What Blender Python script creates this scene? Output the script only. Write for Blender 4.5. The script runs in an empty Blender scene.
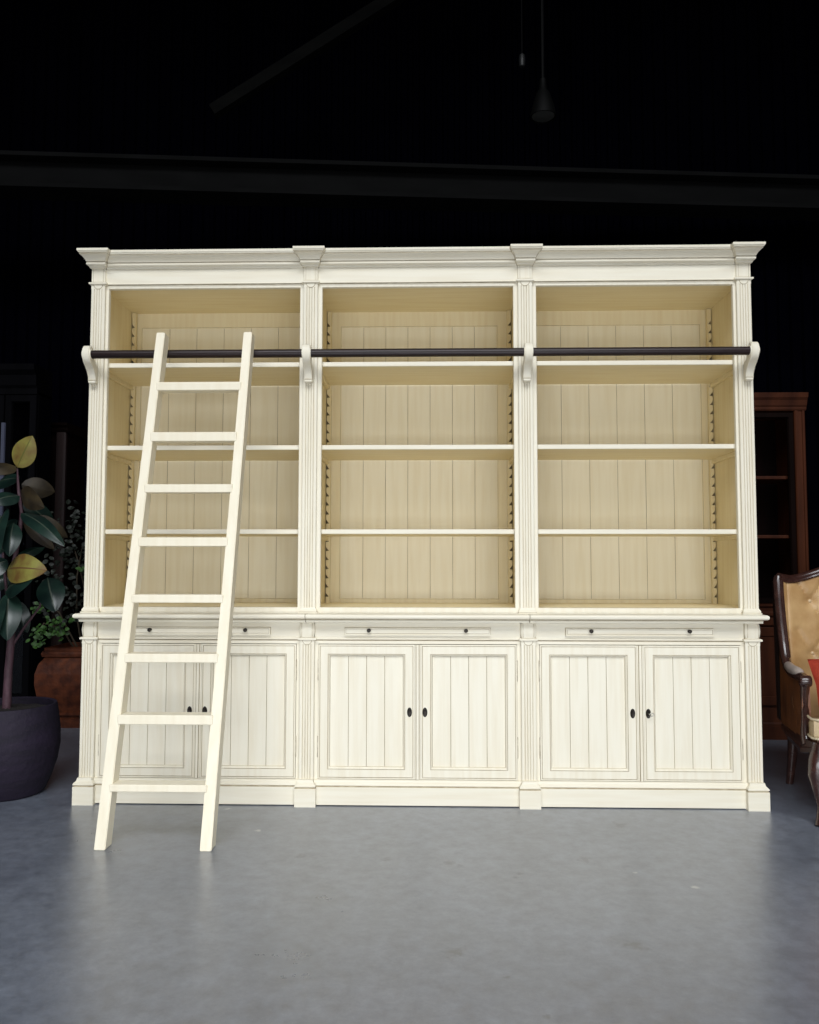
import bpy, bmesh, math, random
from mathutils import Vector, Matrix, Euler

random.seed(7)
scene = bpy.context.scene
col = scene.collection
R = math.radians

# ------------------------------------------------------------------ camera
yaw, pitch, roll = 0.026, 0.0600, 0.0009
fwd = Vector((-math.sin(yaw) * math.cos(pitch), math.cos(yaw) * math.cos(pitch), math.sin(pitch)))
rt = Vector((math.cos(yaw), math.sin(yaw), 0))
up = rt.cross(fwd)
rt2 = rt * math.cos(roll) + up * math.sin(roll)
up2 = up * math.cos(roll) - rt * math.sin(roll)
cam_data = bpy.data.cameras.new('camera')
cam = bpy.data.objects.new('camera', cam_data)
col.objects.link(cam)
m3 = Matrix((rt2, up2, -fwd)).transposed()
cam.matrix_world = Matrix.Translation((0.0576, -3.5486, 1.0555)) @ m3.to_4x4()
cam_data.sensor_fit = 'HORIZONTAL'
cam_data.sensor_width = 36
cam_data.lens = 808.5 / 819 * 36
cam_data.clip_start = 0.05
scene.camera = cam

# ------------------------------------------------------------------ world, light, exposure
world = bpy.data.worlds.new('world')
scene.world = world
world.use_nodes = True
world.node_tree.nodes['Background'].inputs[0].default_value = (0.55, 0.65, 1.0, 1)
world.node_tree.nodes['Background'].inputs[1].default_value = 0.0015

def area(name, loc, target, sx, sy, power, color, spread=180):
    d = bpy.data.lights.new(name, 'AREA')
    d.shape = 'RECTANGLE'
    d.size, d.size_y = sx, sy
    d.energy = power
    d.color = color
    d.spread = R(spread)
    o = bpy.data.objects.new(name, d)
    col.objects.link(o)
    o.location = loc
    o.rotation_euler = (Vector(target) - Vector(loc)).to_track_quat('-Z', 'Y').to_euler()
    return o

# daylight through the open front of the hall, behind and above the camera, plus an added low fill lamp
DAY = (0.945, 0.98, 1.02)
area('daylight_high', (0.2, -9.0, 10.5), (0, 0.0, 0.9), 10.0, 5.0, 1240, DAY)
area('daylight_middle', (0.2, -6.0, 5.5), (0, 0.0, 0.9), 7.0, 3.0, 100, DAY)
area('low_fill', (0.2, -4.4, 0.8), (0, -0.8, 0.0), 4.0, 1.2, 57, DAY, 120)  # fill lamp added near the floor to brighten doors and concrete

scene.view_settings.view_transform = 'Standard'
scene.view_settings.look = 'None'
scene.view_settings.exposure = 0.0
scene.view_settings.gamma = 1.0
scene.view_settings.use_curve_mapping = False

# ------------------------------------------------------------------ materials
def mat(name, base, rough=0.5, metal=0.0, var=None, scale=(20, 20, 20), detail=4, bump=0.0, bscale=80,
        spec=0.5, coat=0.0, lo=0.35, hi=0.65):
    m = bpy.data.materials.new(name)
    m.use_nodes = True
    nt = m.node_tree
    p = nt.nodes['Principled BSDF']
    p.inputs['Base Color'].default_value = (*base, 1)
    p.inputs['Roughness'].default_value = rough
    p.inputs['Metallic'].default_value = metal
    p.inputs['Specular IOR Level'].default_value = spec
    p.inputs['Coat Weight'].default_value = coat
    tc = nt.nodes.new('ShaderNodeTexCoord')
    if var:
        mp = nt.nodes.new('ShaderNodeMapping')
        mp.inputs['Scale'].default_value = scale
        nt.links.new(tc.outputs['Object'], mp.inputs['Vector'])
        n = nt.nodes.new('ShaderNodeTexNoise')
        n.inputs['Scale'].default_value = 1.0
        n.inputs['Detail'].default_value = detail
        nt.links.new(mp.outputs[0], n.inputs['Vector'])
        r = nt.nodes.new('ShaderNodeValToRGB')
        r.color_ramp.elements[0].position = lo
        r.color_ramp.elements[0].color = (*var, 1)
        r.color_ramp.elements[1].position = hi
        r.color_ramp.elements[1].color = (*base, 1)
        nt.links.new(n.outputs['Fac'], r.inputs['Fac'])
        nt.links.new(r.outputs['Color'], p.inputs['Base Color'])
    if bump:
        n2 = nt.nodes.new('ShaderNodeTexNoise')
        n2.inputs['Scale'].default_value = bscale
        n2.inputs['Detail'].default_value = 3
        nt.links.new(tc.outputs['Object'], n2.inputs['Vector'])
        b = nt.nodes.new('ShaderNodeBump')
        b.inputs['Strength'].default_value = bump
        b.inputs['Distance'].default_value = 0.01
        nt.links.new(n2.outputs['Fac'], b.inputs['Height'])
        nt.links.new(b.outputs['Normal'], p.inputs['Normal'])
    return m

CREAM = (0.785, 0.735, 0.605)
CREAM_D = (0.735, 0.67, 0.525)
CV = mat('cream_paint_upright', CREAM, 0.45, var=CREAM_D, scale=(45, 45, 3.0), lo=0.25, hi=0.6, spec=0.3)
CH = mat('cream_paint_level', CREAM, 0.45, var=CREAM_D, scale=(3.0, 45, 45), lo=0.25, hi=0.6, spec=0.3)
IV = mat('aged_yellow_paint_upright', (0.79, 0.68, 0.43), 0.5, var=(0.73, 0.60, 0.345), scale=(45, 45, 3.0), lo=0.25, hi=0.6, spec=0.2)
IH = mat('aged_yellow_paint_level', (0.79, 0.68, 0.43), 0.5, var=(0.73, 0.60, 0.345), scale=(3.0, 45, 45), lo=0.25, hi=0.6, spec=0.2)
BV = mat('faded_cream_upright', (0.83, 0.76, 0.58), 0.5, var=(0.78, 0.695, 0.50), scale=(45, 45, 3.0), lo=0.25, hi=0.6, spec=0.2)
GF = mat('faint_glaze', (0.58, 0.52, 0.39), 0.6, var=(0.46, 0.39, 0.27), scale=(30, 30, 8))
FV = mat('faded_yellow_upright', (0.805, 0.71, 0.485), 0.5, var=(0.75, 0.63, 0.40), scale=(45, 45, 3.0), lo=0.25, hi=0.6, spec=0.2)
GD = mat('notch_shade', (0.20, 0.145, 0.07), 0.8, var=(0.13, 0.09, 0.04), scale=(40, 40, 40))  # dark colour standing for the shade in and behind the batten notches
GL = mat('antique_glaze', (0.50, 0.43, 0.30), 0.6, var=(0.37, 0.30, 0.19), scale=(30, 30, 8))
IRON = mat('dark_iron', (0.025, 0.02, 0.016), 0.4, metal=0.6)
BRONZE = mat('bronze_rail', (0.016, 0.0065, 0.0065), 0.38, metal=0.0, var=(0.010, 0.004, 0.004), scale=(6, 60, 60), spec=.35)
HINGE = mat('painted_hinge', (0.60, 0.54, 0.42), 0.5, var=(0.34, 0.28, 0.19), scale=(60, 60, 30))
STEEL = mat('key_steel', (0.5, 0.48, 0.42), 0.3, metal=1.0)
LADDER = mat('ladder_cream', (0.815, 0.75, 0.595), 0.45, var=(0.77, 0.695, 0.53), scale=(40, 40, 3), lo=0.25, hi=0.6, spec=0.3)

# ------------------------------------------------------------------ mesh helper
class MB:
    def __init__(self):
        self.bm = bmesh.new()

    def _mark(self):
        return set(self.bm.faces)

    def _setmat(self, before, mi):
        for f in self.bm.faces:
            if f not in before:
                f.material_index = mi

    def box(self, x0, x1, y0, y1, z0, z1, mi=0, bev=0.0, seg=2):
        before = self._mark()
        b = self.bm
        v = [b.verts.new(p) for p in ((x0, y0, z0), (x1, y0, z0), (x1, y1, z0), (x0, y1, z0),
                                      (x0, y0, z1), (x1, y0, z1), (x1, y1, z1), (x0, y1, z1))]
        fs = [b.faces.new([v[i] for i in q]) for q in
              ((0, 3, 2, 1), (4, 5, 6, 7), (0, 1, 5, 4), (1, 2, 6, 5), (2, 3, 7, 6), (3, 0, 4, 7))]
        if bev > 0:
            es = list({e for f in fs for e in f.edges})
            bmesh.ops.bevel(b, geom=es, offset=bev, segments=seg, affect='EDGES', profile=0.5)
        self._setmat(before, mi)
        return self

    def rings(self, loops, mi=0, closed=True, cap=True, mats=None):
        """skin a list of vertex loops of equal length"""
        b = self.bm
        before = self._mark()
        vs = [[b.verts.new(p) for p in lp] for lp in loops]
        n = len(loops[0])
        for k in range(len(vs) - 1):
            for i in range(n if closed else n - 1):
                j = (i + 1) % n
                f = b.faces.new((vs[k][i], vs[k][j], vs[k + 1][j], vs[k + 1][i]))
                f.material_index = mats[k] if mats else mi
        if cap and closed:
            f = b.faces.new(list(reversed(vs[0]))); f.material_index = mats[0] if mats else mi
            f = b.faces.new(vs[-1]); f.material_index = mats[-1] if mats else mi
        return self

    def prism(self, pts, axis, a0, a1, mi=0, edge_mats=None):
        """polygon pts (2-D) extruded along axis 'x','y' or 'z'; edge_mats gives each side face its material"""
        def P(p, a):
            return {'x': (a, p[0], p[1]), 'y': (p[0], a, p[1]), 'z': (p[0], p[1], a)}[axis]
        b = self.bm
        v0 = [b.verts.new(P(p, a0)) for p in pts]
        v1 = [b.verts.new(P(p, a1)) for p in pts]
        n = len(pts)
        for i in range(n):
            j = (i + 1) % n
            f = b.faces.new((v0[i], v0[j], v1[j], v1[i]))
            f.material_index = edge_mats[i] if edge_mats else mi
        f = b.faces.new(list(reversed(v0))); f.material_index = mi
        f = b.faces.new(v1); f.material_index = mi
        return self

    def lathe(self, prof, center, seg=32, mi=0, axis='z'):
        loops = []
        cx, cy, cz = center
        for r, h in prof:
            lp = []
            for k in range(seg):
                a = 2 * math.pi * k / seg
                u, w = r * math.cos(a), r * math.sin(a)
                lp.append({'z': (cx + u, cy + w, cz + h), 'y': (cx + u, cy + h, cz + w), 'x': (cx + h, cy + u, cz + w)}[axis])
            loops.append(lp)
        return self.rings(loops, mi)

    def tube(self, pts, rad, seg=12, mi=0, flat=1.0):
        pts = [Vector(p) for p in pts]
        n = len(pts)
        if isinstance(rad, (int, float)):
            rad = [rad] * n
        loops = []
        prev = None
        for i, p in enumerate(pts):
            t = (pts[min(i + 1, n - 1)] - pts[max(i - 1, 0)]).normalized()
            if prev is None:
                a = Vector((0, 0, 1)) if abs(t.z) < 0.9 else Vector((1, 0, 0))
                u = t.cross(a).normalized()
            else:
                u = (prev - t * prev.dot(t)).normalized()
            prev = u
            w = t.cross(u)
            loops.append([p + (u * math.cos(2 * math.pi * k / seg) + w * math.sin(2 * math.pi * k / seg) * flat) * rad[i]
                          for k in range(seg)])
        return self.rings(loops, mi)

    def rect_loops(self, x0, x1, z0, z1, steps, mats=None, back=None):
        """nested rectangles facing -y: steps = [(inset, y)]; forms a moulded frame; closes it to a solid via back"""
        loops = []
        for s, y in steps:
            loops.append([(x0 + s, y, z0 + s), (x1 - s, y, z0 + s), (x1 - s, y, z1 - s), (x0 + s, y, z1 - s)])
        if back is not None:
            s0 = steps[0][0]; s1 = steps[-1][0]
            loops.append([(x0 + s1, back, z0 + s1), (x1 - s1, back, z0 + s1), (x1 - s1, back, z1 - s1), (x0 + s1, back, z1 - s1)])
            loops.append([(x0 + s0, back, z0 + s0), (x1 - s0, back, z0 + s0), (x1 - s0, back, z1 - s0), (x0 + s0, back, z1 - s0)])
            loops.append(loops[0])
            if mats:
                mats = list(mats) + [0, 0, 0]
        return self.rings(loops, 0, cap=False, mats=mats)

    def build(self, name, mats, parent=None, world=True, smooth=False):
        b = self.bm
        bmesh.ops.remove_doubles(b, verts=b.verts, dist=1e-5)
        bmesh.ops.recalc_face_normals(b, faces=b.faces)
        if parent is not None and world:
            root = parent
            while root.parent:
                root = root.parent
            off = Vector(root.location)
            for v in b.verts:
                v.co -= off
        me = bpy.data.meshes.new(name)
        b.to_mesh(me)
        b.free()
        if not isinstance(mats, (list, tuple)):
            mats = [mats]
        for m in mats:
            me.materials.append(m)
        if smooth:
            for p in me.polygons:
                p.use_smooth = True
            me.set_sharp_from_angle(angle=R(40 if smooth is True else smooth))
        o = bpy.data.objects.new(name, me)
        col.objects.link(o)
        if parent is not None:
            o.parent = parent
        return o

def thing(name, label, cat, loc, rz=0.0):
    o = bpy.data.objects.new(name, None)
    o.empty_display_size = 0.1
    col.objects.link(o)
    o.location = loc
    o.rotation_euler = (0, 0, rz)
    o['label'] = label
    o['category'] = cat
    return o

def struct(o):
    o['kind'] = 'structure'
    return o

# ------------------------------------------------------------------ the hall
def floor_material():
    m = mat('polished_concrete', (0.1, 0.1, 0.1), 0.3)
    nt = m.node_tree
    p = nt.nodes['Principled BSDF']
    tc = nt.nodes.new('ShaderNodeTexCoord')
    def noise(scale, detail, rough=0.6, vec=None):
        n = nt.nodes.new('ShaderNodeTexNoise')
        n.inputs['Scale'].default_value = scale
        n.inputs['Detail'].default_value = detail
        n.inputs['Roughness'].default_value = rough
        nt.links.new(vec or tc.outputs['Object'], n.inputs['Vector'])
        return n
    big = noise(1.1, 8, 0.72)
    fine = noise(16, 8, 0.78)
    r1 = nt.nodes.new('ShaderNodeValToRGB')
    r1.color_ramp.elements[0].position = 0.3
    r1.color_ramp.elements[0].color = (0.112, 0.126, 0.160, 1)
    r1.color_ramp.elements[1].position = 0.7
    r1.color_ramp.elements[1].color = (0.186, 0.206, 0.252, 1)
    nt.links.new(big.outputs['Fac'], r1.inputs['Fac'])
    r2 = nt.nodes.new('ShaderNodeValToRGB')
    r2.color_ramp.elements[0].position = 0.3
    r2.color_ramp.elements[0].color = (0.58, 0.58, 0.58, 1)
    r2.color_ramp.elements[1].position = 0.7
    r2.color_ramp.elements[1].color = (1.22, 1.22, 1.22, 1)
    nt.links.new(fine.outputs['Fac'], r2.inputs['Fac'])
    mul = nt.nodes.new('ShaderNodeMix')
    mul.data_type = 'RGBA'
    mul.blend_type = 'MULTIPLY'
    mul.inputs['Factor'].default_value = 1
    nt.links.new(r1.outputs['Color'], mul.inputs[6])
    nt.links.new(r2.outputs['Color'], mul.inputs[7])
    cur = mul.outputs[2]
    # small dried stains and chips on the concrete
    wob = noise(35, 3)
    marks = [(0.125, -0.65, 0.022, 0), (0.159, -0.676, 0.016, 0), (0.339, -0.778, 0.012, 0), (0.36, -0.742, 0.014, 0),
             (0.325, -1.60, 0.010, 0), (0.605, -0.598, 0.028, 0), (0.25, -1.42, 0.010, 0), (0.12, -1.30, 0.03, 0),
             (0.62, -1.25, 0.03, 0), (0.8125, -0.222, 0.03, 0), (0.9155, -0.836, 0.014, 1), (-0.806, -0.06, 0.013, 1),
             (-0.411, -0.598, 0.020, 0), (0.75, -0.72, 0.008, 1), (-0.62, -0.33, 0.012, 1), (-0.1, -0.62, 0.02, 0)]
    for x, y, r, light in marks:
        add = nt.nodes.new('ShaderNodeVectorMath'); add.operation = 'MULTIPLY_ADD'
        nt.links.new(wob.outputs['Color'], add.inputs[0])
        add.inputs[1].default_value = (r * 3, r * 3, 0)
        nt.links.new(tc.outputs['Object'], add.inputs[2])
        dist = nt.nodes.new('ShaderNodeVectorMath'); dist.operation = 'DISTANCE'
        nt.links.new(add.outputs[0], dist.inputs[0])
        dist.inputs[1].default_value = (x + r * 1.5, y + r * 1.5, 0)
        mr = nt.nodes.new('ShaderNodeMapRange')
        mr.inputs['From Min'].default_value = r * 1.15
        mr.inputs['From Max'].default_value = r * 0.4
        mr.inputs['To Max'].default_value = 0.85 if light else 0.5
        nt.links.new(dist.outputs['Value'], mr.inputs['Value'])
        mx = nt.nodes.new('ShaderNodeMix'); mx.data_type = 'RGBA'
        nt.links.new(mr.outputs[0], mx.inputs['Factor'])
        nt.links.new(cur, mx.inputs[6])
        mx.inputs[7].default_value = (0.4, 0.4, 0.38, 1) if light else (0.03, 0.03, 0.03, 1)
        cur = mx.outputs[2]
    nt.links.new(cur, p.inputs['Base Color'])
    rr = nt.nodes.new('ShaderNodeMapRange')
    rr.inputs['From Min'].default_value = 0.3
    rr.inputs['From Max'].default_value = 0.7
    rr.inputs['To Min'].default_value = 0.26
    rr.inputs['To Max'].default_value = 0.36
    nt.links.new(big.outputs['Fac'], rr.inputs['Value'])
    nt.links.new(rr.outputs[0], p.inputs['Roughness'])
    p.inputs['Specular IOR Level'].default_value = 0.75
    p.inputs['IOR'].default_value = 2.1
    b = nt.nodes.new('ShaderNodeBump')
    b.inputs['Strength'].default_value = 0.12
    b.inputs['Distance'].default_value = 0.004
    nt.links.new(fine.outputs['Fac'], b.inputs['Height'])
    nt.links.new(b.outputs['Normal'], p.inputs['Normal'])
    return m

FLOOR = floor_material()
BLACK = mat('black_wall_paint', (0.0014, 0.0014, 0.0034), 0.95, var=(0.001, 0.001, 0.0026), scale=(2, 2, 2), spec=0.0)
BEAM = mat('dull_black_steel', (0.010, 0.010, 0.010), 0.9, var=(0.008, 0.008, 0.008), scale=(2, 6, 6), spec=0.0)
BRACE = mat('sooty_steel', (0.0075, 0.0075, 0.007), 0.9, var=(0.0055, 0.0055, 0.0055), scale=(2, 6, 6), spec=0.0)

struct(MB().box(-6.5, 6.5, -9, 5.6, -0.12, 0.0).build('floor', FLOOR))
# back wall of ribbed sheet
pts = []
x = -6.5
while x < 6.5:
    pts += [(x, 5.22), (x + 0.06, 5.22), (x + 0.075, 5.18), (x + 0.115, 5.18)]
    x += 0.13
pts += [(6.5, 5.22), (6.5, 5.4), (-6.5, 5.4)]
struct(MB().prism(pts, 'z', 0, 8.2).build('wall_back', BLACK))
struct(MB().box(-6.62, -6.5, -9, 5.4, 0, 8.2).build('wall_left', BLACK))
struct(MB().box(6.5, 6.62, -9, 5.4, 0, 8.2).build('wall_right', BLACK))
struct(MB().box(-6.62, 6.62, -2.5, 5.4, 8.2, 8.35).build('ceiling', BLACK))
# horizontal steel beam across the back wall: I-section
bm_ = struct(MB().prism([(-.14, 4.57), (.16, 4.57), (.16, 4.61), (.03, 4.61), (.03, 4.87), (.16, 4.87), (.16, 4.91),
                   (-.14, 4.91), (-.14, 4.87), (-.01, 4.87), (-.01, 4.61), (-.14, 4.61)], 'x', -3.8, 9.1).build('ceiling_beam', BEAM))
bm_.location = (-2.66, 4.0, 0)
bm_.rotation_euler = (0, 0, R(4.9))
# sloping brace running up from the beam
v0, v1 = Vector((-2.05, 4.0, 5.40)), Vector((0.6, 4.0, 7.09))
d = (v1 - v0).normalized()
w = Vector((-d.z, 0, d.x)) * 0.055
struct(MB().rings([[v0 + w + Vector((0, -.05, 0)), v0 - w + Vector((0, -.05, 0)), v0 - w + Vector((0, .05, 0)), v0 + w + Vector((0, .05, 0))],
                   [v1 + w + Vector((0, -.05, 0)), v1 - w + Vector((0, -.05, 0)), v1 - w + Vector((0, .05, 0)), v1 + w + Vector((0, .05, 0))]]
                  ).build('roof_brace', BRACE))

# ------------------------------------------------------------------ the cream bookcase
bc = thing('bookcase', 'large antique cream painted library bookcase, three open bays over panelled cupboard doors', 'bookcase', (0, 0.235, 0))
YB = 0.505                       # back of the whole case
PC = [-1.445, -0.482, 0.482, 1.445]
PH = 0.0318                     # half width of a pilaster
BAYS = [(-1.413, -0.5138), (-0.4502, 0.4502), (0.5138, 1.413)]

def fluted(xc, hw, yf, yb, z0, z1):
    xs = [(-hw, yb), (-hw, yf + .002), (-hw + .002, yf)]
    em = [0, 0, 0]
    n = 4
    pitch_ = (2 * hw - 0.018) / n
    for k in range(n):
        c = -hw + 0.009 + pitch_ * (k + .5)
        g = 0.0020
        xs += [(c - g, yf), (c - g * .5, yf + .0032), (c + g * .5, yf + .0032), (c + g, yf)]
        em += [0, 2, 0, 0]
    xs += [(hw - .002, yf), (hw, yf + .002), (hw, yb)]
    em += [0, 0, 0]
    mats = []
    for i in range(len(xs)):
        mats.append(em[i] if i < len(em) else 0)
    return MB().prism([(xc + a, b) for a, b in xs], 'z', z0, z1, edge_mats=mats)

def tongue(mb, xc, yf, ztop, r):
    for rr, y, mi in ((r + .0026, yf - .0008, 1), (r, yf - .0014, 0)):
        p = [(xc + rr * math.cos(a), ztop + rr * 1.0 * math.sin(a)) for a in [math.pi + math.pi * k / 14 for k in range(15)]]
        mb.prism(p, 'y', y, yf + .005, mi)

def flare(mb, xc, hw, yf, yb, levels, mats=None, fy=1.0):
    """rectangular block whose plan grows by proj at each height"""
    loops = []
    for z, p in levels:
        loops.append([(xc - hw - p, yf - p * fy, z), (xc + hw + p, yf - p * fy, z), (xc + hw + p, yb, z), (xc - hw - p, yb, z)])
    mb.rings(loops, mats=mats)
    return mb

def mould_run(mb, x0, x1, yf, yb, levels, mats=None):
    loops = []
    pts_ = [(yf - p, z) for z, p in levels] + [(yb, levels[-1][0]), (yb, levels[0][0])]
    em = (list(mats) if mats else [0] * (len(levels) - 1)) + [0, 0, 0]
    mb.prism(pts_, 'x', x0, x1, edge_mats=em)
    return mb

# --- base: plinth, carcass sides, pilasters
for a, b in ((-1.3995, -0.5282), (-0.4362, 0.4362), (0.5282, 1.3995)):
    mb = MB()
    mould_run(mb, a - .013, b + .013, -0.006, YB - .002, [(0.004, 0), (0.0795, 0), (0.0817, -0.004), (0.084, -0.004), (0.087, 0.0), (0.092, -0.002), (0.100, -0.010), (0.105, -0.012), (0.1085, -0.018)],
              [0, 1, 1, 0, 0, 0, 0, 0])
    mb.build('plinth', [CH, GL], bc)
for xc in PC:
    mb = MB()
    end = abs(xc) > 1
    flare(mb, xc, 0.0455, -0.03, YB, [(0, 0), (0.078, 0), (0.0803, -0.004), (0.0825, -.004), (0.086, 0.0), (0.092, -0.002), (0.101, -0.011), (0.107, -0.013), (0.1125, -0.014)],
          mats=[0, 1, 1, 0, 0, 0, 0, 0])
    mb.build('plinth_block', [CH, GL], bc)
for s in (-1, 1):
    xs = sorted((s * 1.4765, s * 1.452))
    MB().box(xs[0], xs[1], 0.0305, YB, 0.118, 0.7876).build('base_side_panel', [CV], bc)
for xc in PC:
    mb = fluted(xc, PH, 0.0, 0.06, 0.112, 0.6900)
    mb.box(xc - PH, xc + PH, 0.0, 0.06, 0.6900, 0.7077)
    tongue(mb, xc, 0.0, 0.7079, 0.0185)
    o = mb.build('base_pilaster', [CV, GL, GF], bc)
    mb = MB()
    flare(mb, xc, PH, 0.0, 0.06, [(0.7077, 0.004), (0.7095, 0.008), (0.7165, 0.008), (0.7188, 0.003), (0.7200, 0.0)], mats=[0, 0, 0, 1])
    mb.build('pilaster_collar', [CH, GL], o)
    mb = MB()
    # cushion-shaped capital block
    lv = []
    for k in range(9):
        t = k / 8
        lv.append((0.7200 + t * 0.0668, -0.003 + 0.004 * math.sin(math.pi * t)))
    loops = []
    for z, p in lv:
        t = (z - .72) / .0668
        y = 0.0 - 0.008 * (math.sin(math.pi * (0.15 + 0.75 * t)))
        loops.append([(xc - PH - p, y + .006, z), (xc - PH + .010, y, z), (xc + PH - .010, y, z), (xc + PH + p, y + .006, z), (xc + PH + p, .06, z), (xc - PH - p, .06, z)])
    mb.rings(loops)
    mb.box(xc - PH + .0085, xc - PH + .0098, -.0075, .0, .724, .782, 1)
    mb.box(xc + PH - .0098, xc + PH - .0085, -.0075, .0, .724, .782, 1)
    mb.build('pilaster_capital', [CV, GL], o)

DZ0, DZ1 = 0.1105, 0.6885
for bi, (a, b) in enumerate(BAYS):
    # base carcass of the bay: back, floor and the two stiles beside the doors
    mb = MB()
    mb.box(a, b, YB - .012, YB, 0.1085, 0.787)
    mb.box(a, b, 0.045, YB - .012, 0.1085, 0.135)
    mb.build('base_carcass', [CV], bc)
    for xa, xb in ((a, a + .0165), (b - .0165, b)):
        MB().box(xa, xb, 0.017, 0.045, 0.1085, 0.7).build('door_stile', [CV], bc)
    # apron with a bead continuing the pilaster collar
    mb = MB()
    mould_run(mb, a, b, 0.014, 0.045, [(0.6915, 0), (0.7045, 0), (0.7062, -.004), (0.708, -.004), (0.710, 0.003), (0.7125, 0.004), (0.716, 0.003), (0.718, 0.0), (0.7865, 0)],
              [0, 1, 1, 0, 0, 0, 0, 0])
    mb.build('apron', [CH, GL], bc)
    c = (a + b) / 2
    # pull-out slide with two knobs
    sx0, sx1 = c - 0.318, c + 0.318
    mb = MB()
    mb.box(sx0 - .0015, sx1 + .0015, 0.0128, 0.016, 0.7302, 0.7635, 1)
    mb.rect_loops(sx0, sx1, 0.7317, 0.7620, [(0, 0.0135), (0, 0.0035), (0.0015, 0.002), (0.0048, 0.002), (0.0054, 0.0045), (0.0064, 0.0045), (0.007, 0.0025)],
                  mats=[0, 0, 0, 1, 1, 0], back=0.0136)
    mb.box(sx0 + .0065, sx1 - .0065, 0.0025, 0.0136, 0.7382, 0.7555)
    mb.box(sx0 - .002, sx1 + .002, -0.0005, 0.0136, 0.7292, 0.7325)
    sl = mb.build('pull_out_slide', [CH, GL], bc)
    for dx in (-0.211, 0.211):
        MB().lathe([(0.0005, -.0195), (0.006, -.0185), (0.0088, -.0145), (0.0088, -.0115), (0.006, -.0075), (0.0042, -.005), (0.0045, 0.0), (0.0065, 0.0018), (0.0065, 0.0026)],
                   (c + dx, 0, 0.7515), 20, axis='y').build('knob', IRON, sl, smooth=True)['label'] = 'dark iron round knob'
    # pair of doors
    d0, d1 = a + 0.018, b - 0.018
    mid = (d0 + d1) / 2 + 0.001
    for side in (0, 1):
        x0, x1 = (d0, mid - .0135) if side == 0 else (mid + .0145, d1)
        mb = MB()
        Y = 0.010
        mb.rect_loops(x0, x1, DZ0, DZ1,
                      [(0, Y + .004), (0.0, Y + .001), (0.001, Y), (0.0055, Y), (0.0062, Y + .003), (0.0078, Y + .003), (0.0085, Y),
                       (0.0405, Y), (0.0412, Y + .0025), (0.0425, Y + .0025), (0.0435, Y - .0005), (0.0475, Y + .0025), (0.0505, Y + .0095), (0.0515, Y + .0135)],
                      mats=[0, 0, 0, 1, 1, 0, 0, 1, 1, 0, 0, 0, 1], back=Y + .026)
        dr = mb.build('door', [CV, GL], bc)
        # tongue and groove panel of four boards
        px0, px1 = x0 + .0512, x1 - .0512
        n = 4
        wv = (px1 - px0) / n
        poly, em = [(px0, Y + .02)], [0]
        poly.append((px0, Y + .0125)); em.append(0)
        for k in range(1, n):
            gx = px0 + wv * k
            poly += [(gx - .0013, Y + .0125), (gx - .0005, Y + .0150), (gx + .0005, Y + .0150), (gx + .0013, Y + .0125)]
            em += [1, 1, 1, 0]
        poly += [(px1, Y + .0125), (px1, Y + .02)]
        em += [0, 0]
        MB().prism(poly, 'z', DZ0 + .0512, DZ1 - .0512, edge_mats=em).build('door_panel', [CV, GL], dr)
        if side == 0:
            mb = MB()
            mb.prism([(mid - .0130, .022), (mid - .0130, .0095), (mid - .0085, .0085), (mid - .0075, .0105), (mid - .0062, .0105), (mid - .0052, .0055),
                      (mid + .0052, .0055), (mid + .0062, .0105), (mid + .0075, .0105), (mid + .0085, .0085), (mid + .0138, .0095), (mid + .0138, .022)],
                     'z', DZ0, DZ1, edge_mats=[0, 0, 1, 1, 1, 0, 1, 1, 1, 0, 0, 0])
            mb.build('astragal', [CV, GL], dr)
        ex = (x1 - 0.0215) if side == 0 else (x0 + 0.0175)
        ez = 0.3975
        mb = MB()
        loops = []
        for s, y in ((1.0, Y + .0006), (1.0, Y - .0012), (0.86, Y - .003), (0.62, Y - .0026), (0.5, Y - .0012)):
            loops.append([(ex + .0108 * s * math.cos(2 * math.pi * k / 24), y, ez + .0205 * s * math.sin(2 * math.pi * k / 24)) for k in range(24)])
        mb.rings(loops)
        mb.box(ex - .0016, ex + .0016, Y - .0022, Y, ez - .008, ez + .002, 0)
        mb.build('keyhole_plate', IRON, dr, smooth=True)['label'] = 'oval dark iron keyhole plate'
        if bi == 2 and side == 1:
            mb = MB()
            mb.tube([(ex, Y - .001, ez), (ex, Y - .022, ez)], .0022, 10)
            ring = [(ex + .0085 + .0085 * math.cos(2 * math.pi * k / 20 + math.pi), Y - .024, ez + .0065 * math.sin(2 * math.pi * k / 20)) for k in range(21)]
            mb.tube(ring, .0020, 8)
            mb.build('key', STEEL, dr, smooth=True)['label'] = 'small steel key left in the lock'
        hx = (x0 - 0.0012) if side == 0 else (x1 + .0012)
        for hz in (0.205, 0.535):
            mb = MB()
            mb.lathe([(.0008, -.004), (.002, -.002), (.0027, 0), (.0027, .027), (.0021, .0275), (.0021, .0285), (.0027, .029), (.0027, .056), (.0021, .0565), (.0021, .0575), (.0027, .058), (.0027, .085), (.002, .087), (.0008, .089)], (hx, 0.0125, hz), 12)
            mb.build('hinge', HINGE, dr, smooth=True)

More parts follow.
